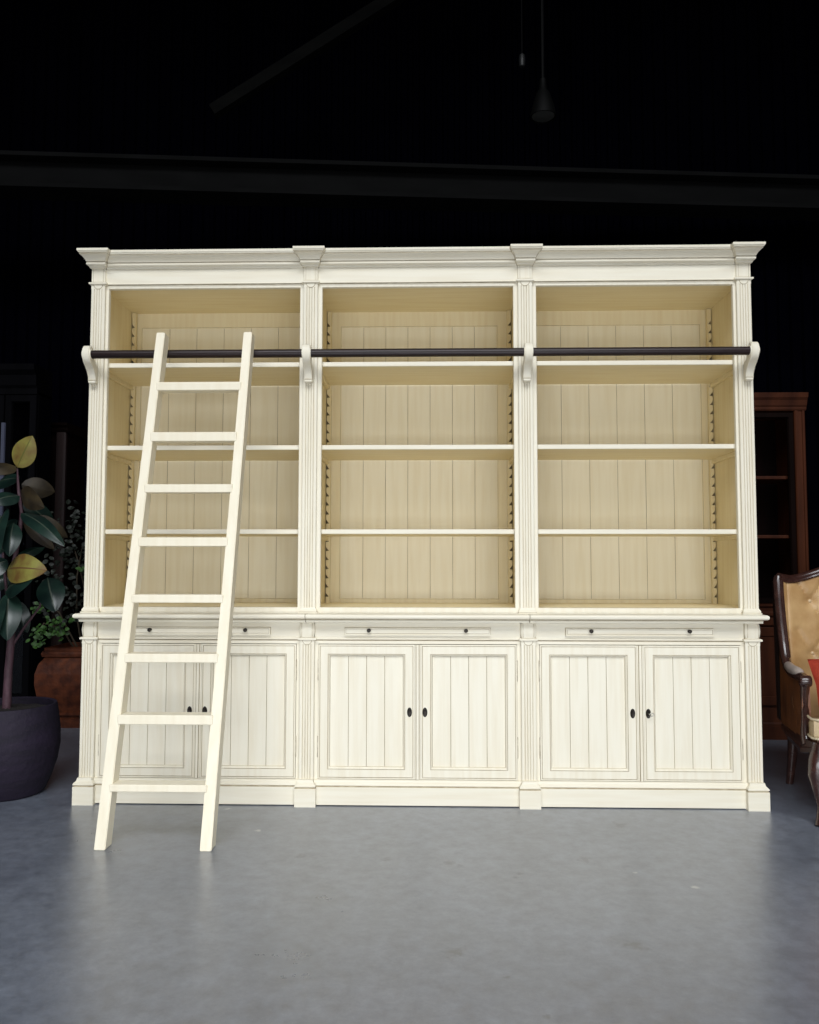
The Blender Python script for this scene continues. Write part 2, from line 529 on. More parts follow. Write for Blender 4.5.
# --- worktop in three lengths that butt together over the middle pilasters
WL = [(0.7870, 0.030), (0.7885, 0.036), (0.795, 0.036), (0.7985, 0.038), (0.8000, 0.034), (0.8015, 0.034), (0.8035, 0.050), (0.808, 0.0555), (0.815, 0.0565), (0.820, 0.0545), (0.8235, 0.049)]
WM = [0, 0, 0, 1, 1, 0, 0, 0, 0, 0]
SEAM = 0.4835
for x0, x1, l, r_ in ((-1.4415, -SEAM - .0014, 1, 0), (-SEAM + .0014, SEAM - .0014, 0, 0), (SEAM + .0014, 1.4415, 0, 1)):
    mb = MB()
    loops = []
    for z, p in WL:
        loops.append([(x0 - (p if l else 0), -p, z), (x1 + (p if r_ else 0), -p, z), (x1 + (p if r_ else 0), YB, z), (x0 - (p if l else 0), YB, z)])
    mb.rings(loops, mats=WM)
    mb.build('worktop', [CH, GL], bc)

# --- upper case
UZ0, UZ1 = 0.8235, 2.3665
YF = 0.036                      # face of the frames
OPEN = [(-1.407, -0.5322), (-0.4310, 0.4300), (0.5330, 1.409)]
PU = [-1.4515, -0.482, 0.482, 1.4525]
UBAY = [(-1.4200, -0.5138), (-0.4502, 0.4502), (0.5138, 1.4210)]
YI = 0.480                      # front of the back panels
ZC_ = 2.313
for s in (-1, 1):
    xs = sorted((s * 1.483, s * 1.4635))
    MB().box(xs[0], xs[1], 0.058, YB, UZ0, 2.40).build('side_panel', [CV], bc)
    xs = sorted((s * 1.4635, s * 1.4605))
    MB().box(xs[0], xs[1], 0.0585, YB - .007, UZ0 + .001, ZC_ - .0002).build('side_lining', [IV], bc)
for s in (-1, 1):
    MB().box(s * .482 - .017, s * .482 + .017, 0.058, YB - .02, UZ0, 2.36).build('partition', [IV], bc)
INNER = [(-1.4605, -0.499), (-0.465, 0.465), (0.499, 1.4605)]
SH = [1.9535, 1.5745, 1.1945]
ZC = 2.313
for bi in range(3):
    ox0, ox1 = OPEN[bi]
    ix0, ix1 = INNER[bi]
    pa, pb = UBAY[bi]
    # face frame around the opening
    mb = MB()
    loops_z0, loops_z1 = 0.8484, 2.2905
    def lp(xa, xb, za, zb, y):
        return [(xa, y, za), (xb, y, za), (xb, y, zb), (xa, y, zb)]
    seq = [lp(pa - .002, pb + .002, UZ0, 2.302, .058), lp(pa - .002, pb + .002, UZ0, 2.302, YF),
           lp(ox0 - .002, ox1 + .002, loops_z0 - .002, loops_z1 + .002, YF), lp(ox0, ox1, loops_z0, loops_z1, YF + .002), lp(ox0, ox1, loops_z0, loops_z1, .058)]
    seq.append(seq[0])
    mb.rings(seq, cap=False)
    # small bead along the foot of the frame
    mb.prism([(YF, .8275), (YF - .002, .8275), (YF - .006, .8262), (YF - .008, .8237), (YF, .8237)], 'x', pa, pb, edge_mats=[1, 0, 0, 0, 0])
    mb.build('face_frame', [CV, GL], bc)
    # frieze with its bead
    mb = MB()
    mould_run(mb, pa, pb, 0.031, 0.06, [(2.3015, -0.003), (2.3055, -.004), (2.3072, -.004), (2.3082, 0.002), (2.3105, 0.0035), (2.3128, 0.002), (2.3140, 0), (2.3790, 0)],
              [0, 1, 1, 0, 0, 0, 0])
    mb.build('frieze', [CH, GL], bc)
    MB().box(ix0, ix1, 0.058, YB - .006, ZC, ZC + .02).build('bay_ceiling', [IH], bc)
    MB().box(ix0, ix1, 0.058, YB - .006, UZ0, 0.8465).build('bay_floor', [IH], bc)
    # back panel: framed tongue and groove boards
    bx0, bx1 = ((-1.411, -0.575), (-0.392, 0.392), (0.575, 1.405))[bi]
    nb = (6, 7, 6)[bi]
    Z0, Z1 = 0.8465, ZC
    bz0, bz1 = 0.868, 2.236
    mb = MB()
    seq = [lp(ix0, ix1, Z0, Z1, YB - .004), lp(ix0, ix1, Z0, Z1, YI), lp(bx0 - .0035, bx1 + .0035, bz0 - .0035, bz1 + .0035, YI),
           lp(bx0 - .0025, bx1 + .0025, bz0 - .0025, bz1 + .0025, YI + .003), lp(bx0, bx1, bz0, bz1, YI + .005), lp(bx0, bx1, bz0, bz1, YB - .004)]
    seq.append(seq[0])
    mb.rings(seq, cap=False, mats=[0, 0, 1, 0, 0, 0])
    mb.build('back_frame', [FV, GL], bc)
    mb = MB()
    wv = (bx1 - bx0) / nb
    poly, em = [(bx0, YB - .004), (bx0, YI + .005)], [0, 0]
    for k in range(1, nb):
        gx = bx0 + wv * k
        poly += [(gx - .0012, YI + .005), (gx - .0005, YI + .0075), (gx + .0005, YI + .0075), (gx + .0012, YI + .005)]
        em += [1, 1, 1, 0]
    poly += [(bx1, YI + .005), (bx1, YB - .004)]
    em += [0, 0]
    mb.prism(poly, 'z', bz0, bz1, edge_mats=em)
    mb.build('back_panel', [BV, GL], bc)
    # toothed shelf battens (a strip coloured dark as shade shows through their notches) in the two back corners
    for s in (-1, 1):
        wall = ix0 if s < 0 else ix1
        g = -s                                  # direction into the bay
        p_in, p_out = wall + g * .024, wall + g * .0035
        pts_ = [(p_in, ZC - .002), (p_in, Z0)]
        em = [0, 0]
        z = Z0
        pts_.append((p_out, z)); em.append(0)
        pz = 0.0452
        z = Z0 + 0.03
        while z + pz < ZC - .01:
            pts_ += [(p_out, z), (wall + g * .0185, z + .001), (p_out, z + .020)]
            em += [1, 1, 0]
            z += pz
        pts_.append((p_out, ZC - .002)); em.append(0)
        xs = sorted((wall + g * .0005, wall + g * .0195))
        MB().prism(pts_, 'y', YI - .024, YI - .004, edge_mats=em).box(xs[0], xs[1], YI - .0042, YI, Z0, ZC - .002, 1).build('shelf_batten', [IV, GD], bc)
        for zs in SH:
            xs = sorted((wall, wall + g * .017))
            MB().box(xs[0], xs[1], 0.075, YI - .0245, zs - .0205 - .021, zs - .0205, bev=.002).build('shelf_cleat', [IH], bc)
    for zs in SH:
        MB().box(ix0 + .0015, ix1 - .0015, 0.066, YI - .0242, zs - .0205, zs).box(ix0 + .0015, ix1 - .0015, 0.0585, 0.066, zs - .0205, zs, 1, bev=.0022).build('shelf', [IH, CH], bc)

# --- upper pilasters with collars and head blocks
YU = 0.021
for xc in PU:
    mb = fluted(xc, PH, YU, 0.058, 0.848, 2.2880)
    mb.box(xc - PH, xc + PH, YU, 0.058, 2.2880, 2.3055)
    tongue(mb, xc, YU, 2.3057, 0.0185)
    o = mb.build('pilaster', [CV, GL, GF], bc)
    mb = MB()
    flare(mb, xc, PH, YU, 0.058, [(0.8236, 0.010), (0.829, 0.010), (0.8305, 0.006), (0.838, 0.006), (0.844, 0.002), (0.848, 0.0)], mats=[0, 1, 0, 0, 0])
    mb.build('pilaster_foot', [CH, GL], o)
    mb = MB()
    flare(mb, xc, PH, YU, 0.058, [(2.3055, 0.004), (2.3075, 0.009), (2.3145, 0.009), (2.3170, 0.003), (2.3182, 0.0)], mats=[0, 0, 0, 1])
    mb.build('pilaster_collar', [CH, GL], o)
    mb = MB()
    mb.box(xc - PH, xc + PH, YU, 0.058, 2.3182, 2.3805, bev=.0015, seg=1)
    mb.box(xc - PH + .0085, xc - PH + .0098, YU - .0006, YU + .002, 2.320, 2.378, 1)
    mb.box(xc + PH - .0098, xc + PH - .0085, YU - .0006, YU + .002, 2.320, 2.378, 1)
    mb.build('pilaster_capital', [CV, GL], o)

# --- cornice
CL = [(2.3785, 0.004), (2.3795, 0.006), (2.3840, 0.008), (2.3865, 0.014), (2.3880, 0.0175), (2.3905, 0.0195), (2.3965, 0.020), (2.3985, 0.019), (2.4000, 0.014), (2.4015, 0.014),
      (2.4030, 0.0215), (2.4070, 0.0235), (2.4120, 0.027), (2.4170, 0.0315), (2.4220, 0.0375), (2.4265, 0.043), (2.4285, 0.042), (2.4295, 0.042), (2.4320, 0.046), (2.4360, 0.0475), (2.4375, 0.0495), (2.4475, 0.050), (2.4490, 0.048)]
CM = [0, 0, 0, 0, 0, 0, 0, 1, 1, 0, 0, 0, 0, 0, 0, 1, 1, 0, 0, 0, 0, 0]
mb = MB()
for a, b in UBAY:
    mould_run(mb, a - .02, b + .02, 0.030, 0.1, [(z, p * 1.15) for z, p in CL], CM)
mb.build('cornice', [CH, GL], bc)
def lat(p):
    return p * (0.60 + 0.18 * max(0, min(1, (p - .0235) / .0265)))
for xc in PU:
    mb = MB()
    loops = []
    yb_ = YB if abs(xc) > 1 else 0.12
    for z, p in CL:
        q, y = lat(p), YU - .006 - p * 1.4
        loops.append([(xc - PH - q, y, z), (xc + PH + q, y, z), (xc + PH + q, yb_, z), (xc - PH - q, yb_, z)])
    mb.rings(loops, mats=CM)
    # joint lines where the block meets the cornice runs
    for sg in ((1,) if xc < -1 else (-1,) if xc > 1 else (-1, 1)):
        jl = []
        for z, p in CL:
            xx = xc + sg * (PH + lat(p) + .0006)
            jl.append([(xx - .0014, .030 - p * 1.15 - .0012, z), (xx + .0014, .030 - p * 1.15 - .0012, z), (xx + .0014, .05, z), (xx - .0014, .05, z)])
        mb.rings(jl, 1)
    mb.build('cornice_block', [CH, GL], bc)
MB().box(-1.4, 1.4, 0.09, YB, 2.405, 2.425).build('top_panel', [CH], bc)

# --- ladder rail on four scrolled brackets
RY, RZ0 = -0.058, 1.9640
def rail_z(x):
    return 1.9532 - 0.0009 * x
MB().lathe([(0.002, -1.4412), (0.0183, -1.441), (0.0183, 1.440), (0.002, 1.4402)], (0.0, RY, RZ0), 24, axis='x') \
    .build('ladder_rail', BRONZE, bc, smooth=True)['label'] = 'dark bronze ladder rail'
def bracket_profile():
    # outer (front) edge from the foot up round the head, then back down the inner edge to the case
    front = [(YU - .001, 1.8465), (YU - .028, 1.8465), (YU - .032, 1.8500), (YU - .032, 1.8575), (YU - .027, 1.8600), (YU - .030, 1.8660),
             (YU - .033, 1.8760), (YU - .038, 1.8880), (YU - .046, 1.9000), (YU - .059, 1.9120), (YU - .076, 1.9210), (YU - .090, 1.9290)]
    hc, hz, hr = RY - .001, RZ0 + .002, 0.0245
    head = []
    for k in range(13):
        a = R(-140) - R(225) * k / 12
        head.append((hc + hr * math.cos(a), hz + 1.5 * hr * math.sin(a)))
    back = [(RY + .028, 1.9620), (RY + .030, 1.9480), (RY + .040, 1.9380), (YU - .024, 1.9260), (YU - .010, 1.9190), (YU - .001, 1.9170)]
    return front + head + back
for xc in (-1.4575, -0.4855, 0.4845, 1.4565):
    hw = 0.0168
    mb = MB()
    pr = bracket_profile()
    mb.prism(pr, 'x', xc - hw, xc + hw)
    es = [e for e in mb.bm.edges if abs(e.verts[0].co.x - e.verts[1].co.x) < 1e-6]
    bmesh.ops.bevel(mb.bm, geom=es, offset=.003, segments=2, affect='EDGES')
    # incised lines across the foot and neck
    mb.box(xc - hw - .0003, xc + hw + .0003, YU - .0325, YU - .02, 1.8590, 1.8606, 1)
    # small collar where the rail enters
    mb.lathe([(0.0212, -hw - .003), (0.0228, -hw - .001), (0.0228, hw + .001), (0.0212, hw + .003)], (xc, RY, RZ0), 24, axis='x')
    mb.build('rail_bracket', [CV, GL], bc, smooth=30)

# ------------------------------------------------------------------ the ladder
ld = thing('ladder', 'cream wooden library ladder with eight treads leaning on the bookcase rail', 'ladder', (-0.95, -0.53, 0))
SL, Y0, TOPZ = 0.216, -0.565, 2.0425
def stile_x(side, t):
    if side < 0:
        a = -1.1705 + (-1.130 + 1.1705) * t
        return a, a + 0.0415 - .005 * t
    b = -0.7395 + (-0.7138 + 0.7395) * t
    return b - 0.0425 + .006 * t, b
for side in (-1, 1):
    loops = []
    for k in range(2):
        z = TOPZ * k
        xa, xb = stile_x(side, k)
        y = Y0 + SL * z
        zt = [(xa, y, z), (xb, y, z), (xb, y + .0625, z - (0.0 if k == 0 else .004)), (xa, y + .0625, z - (0.0 if k == 0 else .004))]
        loops.append(zt)
    mb = MB()
    mb.rings(loops)
    bmesh.ops.bevel(mb.bm, geom=list(mb.bm.edges), offset=.0025, segments=2, affect='EDGES')
    mb.build('stile', LADDER, ld)
for zt, th in ((1.8118, .036), (1.5896, .0385), (1.3667, .034), (1.1477, .036), (0.9208, .0325), (0.695, .034), (0.4705, .036), (0.2254, .027)):
    t = (zt - .02) / TOPZ
    yf = Y0 + SL * (zt - th / 2)
    xa = stile_x(-1, t)[1] - .009
    xb = stile_x(1, t)[0] + .009
    mb = MB()
    mb.box(xa, xb, yf - .0055, yf + .061, zt - th, zt, bev=.003)
    mb.build('tread', LADDER, ld)

# ------------------------------------------------------------------ potted rubber plant
POT = mat('dark_fibre_clay', (0.0155, 0.010, 0.023), 0.7, var=(0.009, 0.0065, 0.014), scale=(6, 6, 22), bump=0.35, bscale=45, spec=0.3)
SOIL = mat('soil', (0.012, 0.007, 0.006), 0.95, var=(0.006, 0.004, 0.003), scale=(60, 60, 60), bump=0.6, bscale=90)
BARK = mat('purple_brown_bark', (0.075, 0.033, 0.045), 0.7, var=(0.04, 0.018, 0.024), scale=(40, 40, 14), bump=0.3)
def leaf_mat(name, c1, c2, rough, mid):
    m = mat(name, c1, rough, var=c2, scale=(14, 14, 14), spec=0.5)
    return m
LG = leaf_mat('rubber_leaf_green', (0.0095, 0.026, 0.0185), (0.005, 0.013, 0.011), 0.30, None)
LB = leaf_mat('rubber_leaf_bronze', (0.036, 0.024, 0.008), (0.013, 0.008, 0.003), 0.55, None)
LY = leaf_mat('rubber_leaf_yellow', (0.20, 0.185, 0.036), (0.12, 0.065, 0.016), 0.5, None)
MID = mat('leaf_midrib', (0.030, 0.042, 0.028), 0.5)

plant = thing('potted_rubber_plant', 'potted rubber plant with big leathery leaves in a round dark purple-grey pot', 'plant', (-1.873, 0.15, 0))
PX, PY = -1.873, 0.15
MB().lathe([(0.001, 0.004), (0.150, 0.0), (0.165, 0.012), (0.190, 0.07), (0.212, 0.14), (0.223, 0.21), (0.222, 0.28), (0.214, 0.345), (0.2055, 0.392), (0.203, 0.399),
            (0.196, 0.400), (0.190, 0.396), (0.192, 0.36), (0.001, 0.355)], (PX, PY, 0), 64).build('pot', POT, plant, smooth=True)
mb = MB()
loops = []
for rr in (0.188, 0.15, 0.10, 0.05, 0.004):
    loops.append([(PX + rr * math.cos(2 * math.pi * k / 32), PY + rr * math.sin(2 * math.pi * k / 32), 0.368 + random.uniform(-.004, .006) + (0.19 - rr) * .06) for k in range(32)])
loops.insert(0, [(PX + .188 * math.cos(2 * math.pi * k / 32), PY + .188 * math.sin(2 * math.pi * k / 32), 0.357) for k in range(32)])
mb.rings(loops)
mb.build('soil', SOIL, plant, smooth=True)
mb = MB()
mb.tube([(-1.883, .15, .36), (-1.879, .15, .55), (-1.867, .15, .755), (-1.87, .15, .87), (-1.871, .15, 1.031), (-1.841, .14, 1.17), (-1.83, .13, 1.276), (-1.847, .13, 1.378), (-1.862, .14, 1.48)],
        [.020, .018, .016, .0135, .011, .009, .008, .007, .004], 12)
mb.tube([(-1.866, .15, .66), (-1.825, .17, .74), (-1.768, .2, .835), (-1.735, .2, .96)], [.006, .006, .005, .003], 8)
mb.tube([(-1.866, .15, .68), (-1.92, .2, .867), (-1.945, .2, 1.054), (-1.957, .2, 1.148)], [.009, .008, .006, .004], 8)
mb.build('trunk', BARK, plant, smooth=True)

def leaf(mb, base, tip, width, droop=0.10, fold=0.22, face=Vector((0.1, -1, 0.25)), mi=0, rib=1, curl=0.0):
    base, tip = Vector(base), Vector(tip)
    ax = tip - base
    L = ax.length
    t = ax.normalized()
    side = t.cross(face)
    if side.length < .1:
        side = t.cross(Vector((1, 0, 0)))
    side.normalize()
    nrm = side.cross(t).normalized()
    if nrm.dot(face) < 0:
        nrm = -nrm
    N = 16
    rows = []
    for i in range(N + 1):
        s = i / N
        w = width * .5 * (math.sin(math.pi * s ** 0.85) ** 0.72 if 0 < s < 1 else 0)
        w = max(w, 0.0012)
        c = base + ax * s + nrm * (droop * L * math.sin(math.pi * s))
        row = []
        for j, u in enumerate((-1, -.72, -.4, -.06, .06, .4, .72, 1)):
            dz = -fold * w * abs(u) ** 1.3 + (0.0 if abs(u) > .1 else .0015) + curl * w * u * u * math.sin(6 * s + u)
            row.append(c + side * (w * u) + nrm * dz)
        rows.append(row)
    b = mb.bm
    th = nrm * 0.0011
    for sgn in (1, -1):
        vs = [[b.verts.new(p + th * sgn) for p in row] for row in rows]
        for i in range(N):
            for j in range(7):
                q = (vs[i][j], vs[i][j + 1], vs[i + 1][j + 1], vs[i + 1][j])
                f = b.faces.new(q if sgn > 0 else tuple(reversed(q)))
                f.material_index = rib if j == 3 and sgn > 0 else mi
        if sgn > 0:
            top = vs
        else:
            for i in range(N):
                for j in (0, 7):
                    b.faces.new((top[i][j], top[i + 1][j], vs[i + 1][j], vs[i][j])).material_index = mi
            for j in range(7):
                b.faces.new((top[0][j], top[0][j + 1], vs[0][j + 1], vs[0][j])).material_index = mi
                b.faces.new((top[N][j], top[N][j + 1], vs[N][j + 1], vs[N][j])).material_index = mi

LEAVES = [
    ((-1.859, 0.12, 1.488), (-1.915, 0.0, 1.439), 0.085, 'b', (0.2, -1, .5)),
    ((-1.86, 0.16, 1.437), (-2.031, 0.25, 1.403), 0.085, 'd', (0.1, -1, .6)),
    ((-1.826, 0.1, 1.348), (-1.905, -0.02, 1.306), 0.085, 'g', (0.2, -1, .5)),
    ((-1.870, 0.20, 1.413), (-1.757, 0.3, 1.385), 0.10, 'b', (0.1, -1, -.1)),
    ((-1.828, 0.12, 1.377), (-1.671, 0.02, 1.290), 0.098, 'b', (-0.2, -1, -.2)),
    ((-1.815, 0.1, 1.27), (-1.542, -0.05, 1.116), 0.080, 'g', (0.35, -1, .75)),
    ((-1.78, 0.2, 1.266), (-1.689, 0.3, 1.165), 0.065, 'b', (0.1, -1, -.1)),
    ((-1.841, 0.17, 1.255), (-1.728, 0.25, 1.107), 0.070, 'b', (-0.1, -1, .1)),
    ((-1.854, 0.05, 1.289), (-1.83, -0.05, 1.085), 0.068, 'g', (-0.5, -1, .3)),
    ((-1.84, 0.08, 1.223), (-1.812, 0.0, 1.072), 0.088, 'g', (0.3, -1, .3)),
    ((-1.853, 0.14, 1.239), (-2.022, 0.25, 1.126), 0.08, 'd', (0, -1, .4)),
    ((-1.867, 0.08, 0.909), (-1.691, -0.02, 0.978), 0.105, 'g', (0.0, -1, .5)),
    ((-1.733, 0.2, 0.975), (-1.645, 0.1, 0.823), 0.125, 'g', (0.25, -1, .45)),
    ((-1.849, 0.08, 0.909), (-1.799, -0.02, 0.703), 0.117, 'g', (0.3, -1, .2)),
    ((-1.854, 0.04, 0.889), (-1.832, -0.05, 0.724), 0.075, 'g', (-.4, -1, .3)),
    ((-1.888, 0.2, 1.054), (-1.81, 0.32, 1.117), 0.06, 'd', (0, -1, .4)),
    ((-1.873, 0.1, 1.054), (-1.972, 0.05, 0.987), 0.11, 'g', (0, -1, .5)),
    ((-1.884, 0.15, 0.87), (-1.975, 0.1, 0.759), 0.11, 'd', (0, -1, .3)),
    ((-1.887, 0.2, 0.867), (-1.831, 0.22, 0.717), 0.085, 'd', (0.2, -1, .2)),
    ((-1.905, 0.22, 0.98), (-2.10, 0.2, 0.90), 0.11, 'g', (0, -1, .5)),
    ((-1.94, 0.2, 1.10), (-2.12, 0.1, 1.16), 0.11, 'g', (0, -1, .6)),
    ((-1.95, 0.2, 1.13), (-2.05, 0.25, 1.30), 0.10, 'g', (0, -1, .3)),
    ((-1.85, 0.18, 1.33), (-1.78, 0.36, 1.22), 0.09, 'd', (0, -1, .4)),
]
for kind, nm, mm in (('gd', 'foliage', LG), ('b', 'bronze_foliage', LB)):
    mb = MB()
    for b_, t_, w_, k_, f_ in LEAVES:
        if k_ in kind:
            leaf(mb, b_, t_, w_, face=Vector(f_), fold=0.25 if kind == 'gd' else .15)
    o = mb.build(nm, [mm, MID if kind == 'gd' else mm], plant, smooth=60)
    if kind == 'b':
        o['label'] = 'bronze-brown leaf undersides'
mb = MB(); leaf(mb, (-1.866, 0.15, 1.487), (-1.784, 0.12, 1.630), 0.112, droop=.03, fold=.1, face=Vector((.1, -1, 0)))
mb.build('yellow_leaf', [LY, mat('yellow_leaf_rib', (0.10, 0.095, 0.015), .5)], plant, smooth=60)['label'] = 'upright yellow-green leaf at the top'
mb = MB(); leaf(mb, (-1.861, 0.08, 1.012), (-1.632, -0.02, 1.012), 0.135, droop=.14, fold=.12, face=Vector((-.05, -1, .25)))
mb.build('yellow_leaf', [LY, mat('brown_leaf_rib', (0.10, 0.05, 0.015), .5)], plant, smooth=60)['label'] = 'arching yellow leaf with brown blotches'

# ------------------------------------------------------------------ carved planter with a leafy shrub, far left
WOODP = mat('carved_brown_wood', (0.115, 0.030, 0.010), 0.6, var=(0.050, 0.012, 0.005), scale=(22, 22, 22), detail=6, lo=.35, hi=.66, bump=0.5, bscale=30, spec=.25)
pl = thing('carved_planter', 'carved reddish-brown wooden planter box with a leafy shrub, standing beyond the rubber plant', 'planter', (-2.06, 1.74, 0))
def bombe(mb, levels, x0=-2.40, x1=-1.72, y0=1.56, y1=1.92, mats=None):
    loops = []
    for z, p in levels:
        loops.append([(x0 - p, y0 - p, z), (x1 + p, y0 - p, z), (x1 + p, y1 + p, z), (x0 - p, y1 + p, z)])
    mb.rings(loops, mats=mats)
bombe(mb := MB(), [(0.0, 0.0), (0.055, 0.0), (0.06, -.012), (0.075, -.012), (0.08, .006), (0.095, .006), (0.10, -.008), (0.14, .0), (0.20, .022), (0.27, .034), (0.34, .034), (0.40, .018), (0.435, -.006),
                   (0.44, -.010), (0.445, .004), (0.462, .008), (0.478, .004), (0.482, -.006), (0.49, -.006), (0.50, -.004), (0.505, -.03), (0.45, -.035)])
mb.build('planter_box', WOODP, pl)
mb = MB(); mb.box(-2.37, -1.75, 1.59, 1.89, .44, .458); mb.build('soil', SOIL, pl)
SHRUB = mat('shrub_leaf', (0.042, 0.115, 0.016), 0.6, var=(0.014, 0.042, 0.007), scale=(30, 30, 30))
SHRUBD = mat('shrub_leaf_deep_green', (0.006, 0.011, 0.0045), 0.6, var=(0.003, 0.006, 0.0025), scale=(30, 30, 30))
TWIG = mat('twig', (0.045, 0.032, 0.018), 0.8)
mb = MB()
stems = [[(-2.2, 1.7, .45), (-2.23, 1.65, .70), (-2.22, 1.62, .95), (-2.19, 1.62, 1.15)],
         [(-2.15, 1.72, .45), (-2.165, 1.68, .75), (-2.20, 1.62, 1.0), (-2.28, 1.6, 1.28)],
         [(-2.24, 1.70, .45), (-2.30, 1.6, .62), (-2.37, 1.5, .66), (-2.41, 1.47, .58)],
         [(-2.1, 1.75, .45), (-2.12, 1.7, .8), (-2.10, 1.68, 1.1)], [(-2.22, 1.7, .45), (-2.33, 1.62, .72), (-2.42, 1.56, .80)]]
for s in stems:
    mb.tube(s, [.007] + [.005] * (len(s) - 2) + [.002], 7)
mb.build('stem', TWIG, pl, smooth=True)
def leaf_cluster(mb, c, n, spread, size, rnd):
    for _ in range(n):
        p = Vector(c) + Vector((rnd.gauss(0, spread[0]), rnd.gauss(0, spread[1]), rnd.gauss(0, spread[2])))
        a = rnd.uniform(0, 2 * math.pi)
        e = rnd.uniform(-.4, .5)
        dirv = Vector((math.cos(a) * math.cos(e), -abs(math.sin(a)) * .4, math.sin(e) + .2 * math.sin(a))).normalized()
        nrm = Vector((rnd.gauss(0, .4), -1, rnd.uniform(.1, 1.0))).normalized()
        sd = dirv.cross(nrm).normalized()
        L = size * rnd.uniform(.7, 1.25)
        outl = [(0, 0), (.25, .3), (.55, .36), (.85, .2), (1, 0), (.85, -.2), (.55, -.36), (.25, -.3)]
        b = mb.bm
        up_ = dirv.cross(sd).normalized()
        v = [b.verts.new(p + dirv * (L * s) + sd * (L * w_) + up_ * (.0006 - abs(w_) * L * .25)) for s, w_ in outl]
        v2 = [b.verts.new(p + dirv * (L * s) + sd * (L * w_) - up_ * (.0006 + abs(w_) * L * .25)) for s, w_ in outl]
        b.faces.new(v); b.faces.new(list(reversed(v2)))
        for i in range(8):
            j = (i + 1) % 8
            b.faces.new((v[j], v[i], v2[i], v2[j]))
rnd = random.Random(3)
mb = MB()
for c, n, s in (((-2.384, 1.45, .607), 16, .022), ((-2.347, 1.45, .632), 14, .02), ((-2.279, 1.46, .672), 14, .022), ((-2.235, 1.48, .60), 12, .02), ((-2.30, 1.46, .607), 14, .022),
                ((-2.37, 1.46, .535), 10, .018), ((-2.222, 1.5, .68), 6, .02), ((-2.376, 1.5, .75), 8, .025), ((-2.43, 1.5, .735), 8, .022), ((-2.15, 1.55, .98), 7, .02)):
    leaf_cluster(mb, c, n, (s, .02, s), .034, rnd)
mb.build('bright_foliage', SHRUB, pl)
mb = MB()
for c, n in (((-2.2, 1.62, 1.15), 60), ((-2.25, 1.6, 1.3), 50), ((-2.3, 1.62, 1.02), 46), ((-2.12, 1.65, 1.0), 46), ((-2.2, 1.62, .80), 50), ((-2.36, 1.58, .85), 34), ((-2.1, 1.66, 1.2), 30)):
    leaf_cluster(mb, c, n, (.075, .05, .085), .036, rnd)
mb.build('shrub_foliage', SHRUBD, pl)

# ------------------------------------------------------------------ dark furniture at the back
MAHOG = mat('mahogany', (0.066, 0.019, 0.0075), 0.45, var=(0.032, 0.009, 0.004), scale=(14, 14, 1.6), lo=.3, hi=.7, spec=.15)
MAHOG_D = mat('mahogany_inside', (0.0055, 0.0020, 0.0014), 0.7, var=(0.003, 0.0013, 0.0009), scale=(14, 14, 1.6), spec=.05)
EBONY = mat('ebonised_wood', (0.0020, 0.0019, 0.0026), 0.6, var=(0.0012, 0.0012, 0.0016), scale=(12, 12, 2), spec=.04)

def glass_mat():
    m = bpy.data.materials.new('cabinet_glass')
    m.use_nodes = True
    nt = m.node_tree
    p = nt.nodes['Principled BSDF']
    p.inputs['Base Color'].default_value = (0.95, 0.97, 1, 1)
    p.inputs['Roughness'].default_value = 0.02
    p.inputs['Transmission Weight'].default_value = 1.0
    p.inputs['IOR'].default_value = 1.45
    return m
GLASS = glass_mat()

rc = thing('tall_bookcase', 'tall dark mahogany bookcase with open shelves, behind the leather armchair', 'bookcase', (1.76, 1.55, 0))
X0, X1, F, B = 1.22, 2.325, 1.36, 1.74
for xs in ((X0, X0 + .025), (X1 - .025, X1)):
    MB().box(xs[0], xs[1], F + .03, B, .09, 1.98).build('side_panel', MAHOG, rc)
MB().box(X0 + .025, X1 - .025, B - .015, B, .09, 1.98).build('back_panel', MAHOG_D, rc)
mb = MB()
mould_run(mb, X0 - .01, X1 + .005, F, B, [(1.965, 0.0), (1.975, .006), (1.985, .006), (1.995, .014), (2.01, .018), (2.025, .022), (2.04, .034), (2.05, .036), (2.068, .040)])
mb.build('cornice', MAHOG, rc)
for xs in ((X0, X0 + .065), (X1 - .065, X1)):
    mb = MB()
    mb.prism([(xs[0], F + .03), (xs[0], F + .006), (xs[0] + .006, F), (xs[0] + .018, F), (xs[0] + .020, F + .006), (xs[0] + .045, F + .006), (xs[0] + .047, F), (xs[1] - .006, F), (xs[1], F + .006), (xs[1], F + .03)], 'z', .78, 1.965)
    mb.build('corner_post', MAHOG, rc)
# door rails round the opening
mb = MB()
mb.rect_loops(X0 + .068, X1 - .068, .80, 1.955, [(0, F + .026), (0, F + .012), (.003, F + .008), (.028, F + .008), (.034, F + .018)], back=F + .027)
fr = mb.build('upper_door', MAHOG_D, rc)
for z in (1.572, 1.212):
    MB().box(X0 + .026, X1 - .026, F + .05, B - .016, z - .02, z, bev=.003).build('shelf', MAHOG, rc)
mb = MB()
mould_run(mb, X0 - .005, X1 + .005, F + .01, B, [(.72, .0), (.73, .012), (.745, .012), (.755, .004), (.775, .004), (.785, .016), (.80, .018)])
mb.build('waist_moulding', MAHOG, rc)
mb = MB(); mb.box(X0, X1, F + .01, B, .10, .72); mb.build('base_body', MAHOG, rc)
for k in range(2):
    xa = X0 + .05 + k * .5
    mb = MB()
    mb.rect_loops(xa, xa + .48, .20, .66, [(0, F + .01), (0, F - .006), (.004, F - .009), (.05, F - .009), (.056, F - .002), (.062, F - .002)], back=F + .011)
    mb.box(xa + .06, xa + .42, F - .003, F + .0095, .26, .60)
    mb.build('base_door', MAHOG, rc)
    mb = MB(); mb.box(xa, xa + .48, F - .006, F + .011, .672, .712, bev=.003); mb.build('drawer', MAHOG, rc)
mb = MB()
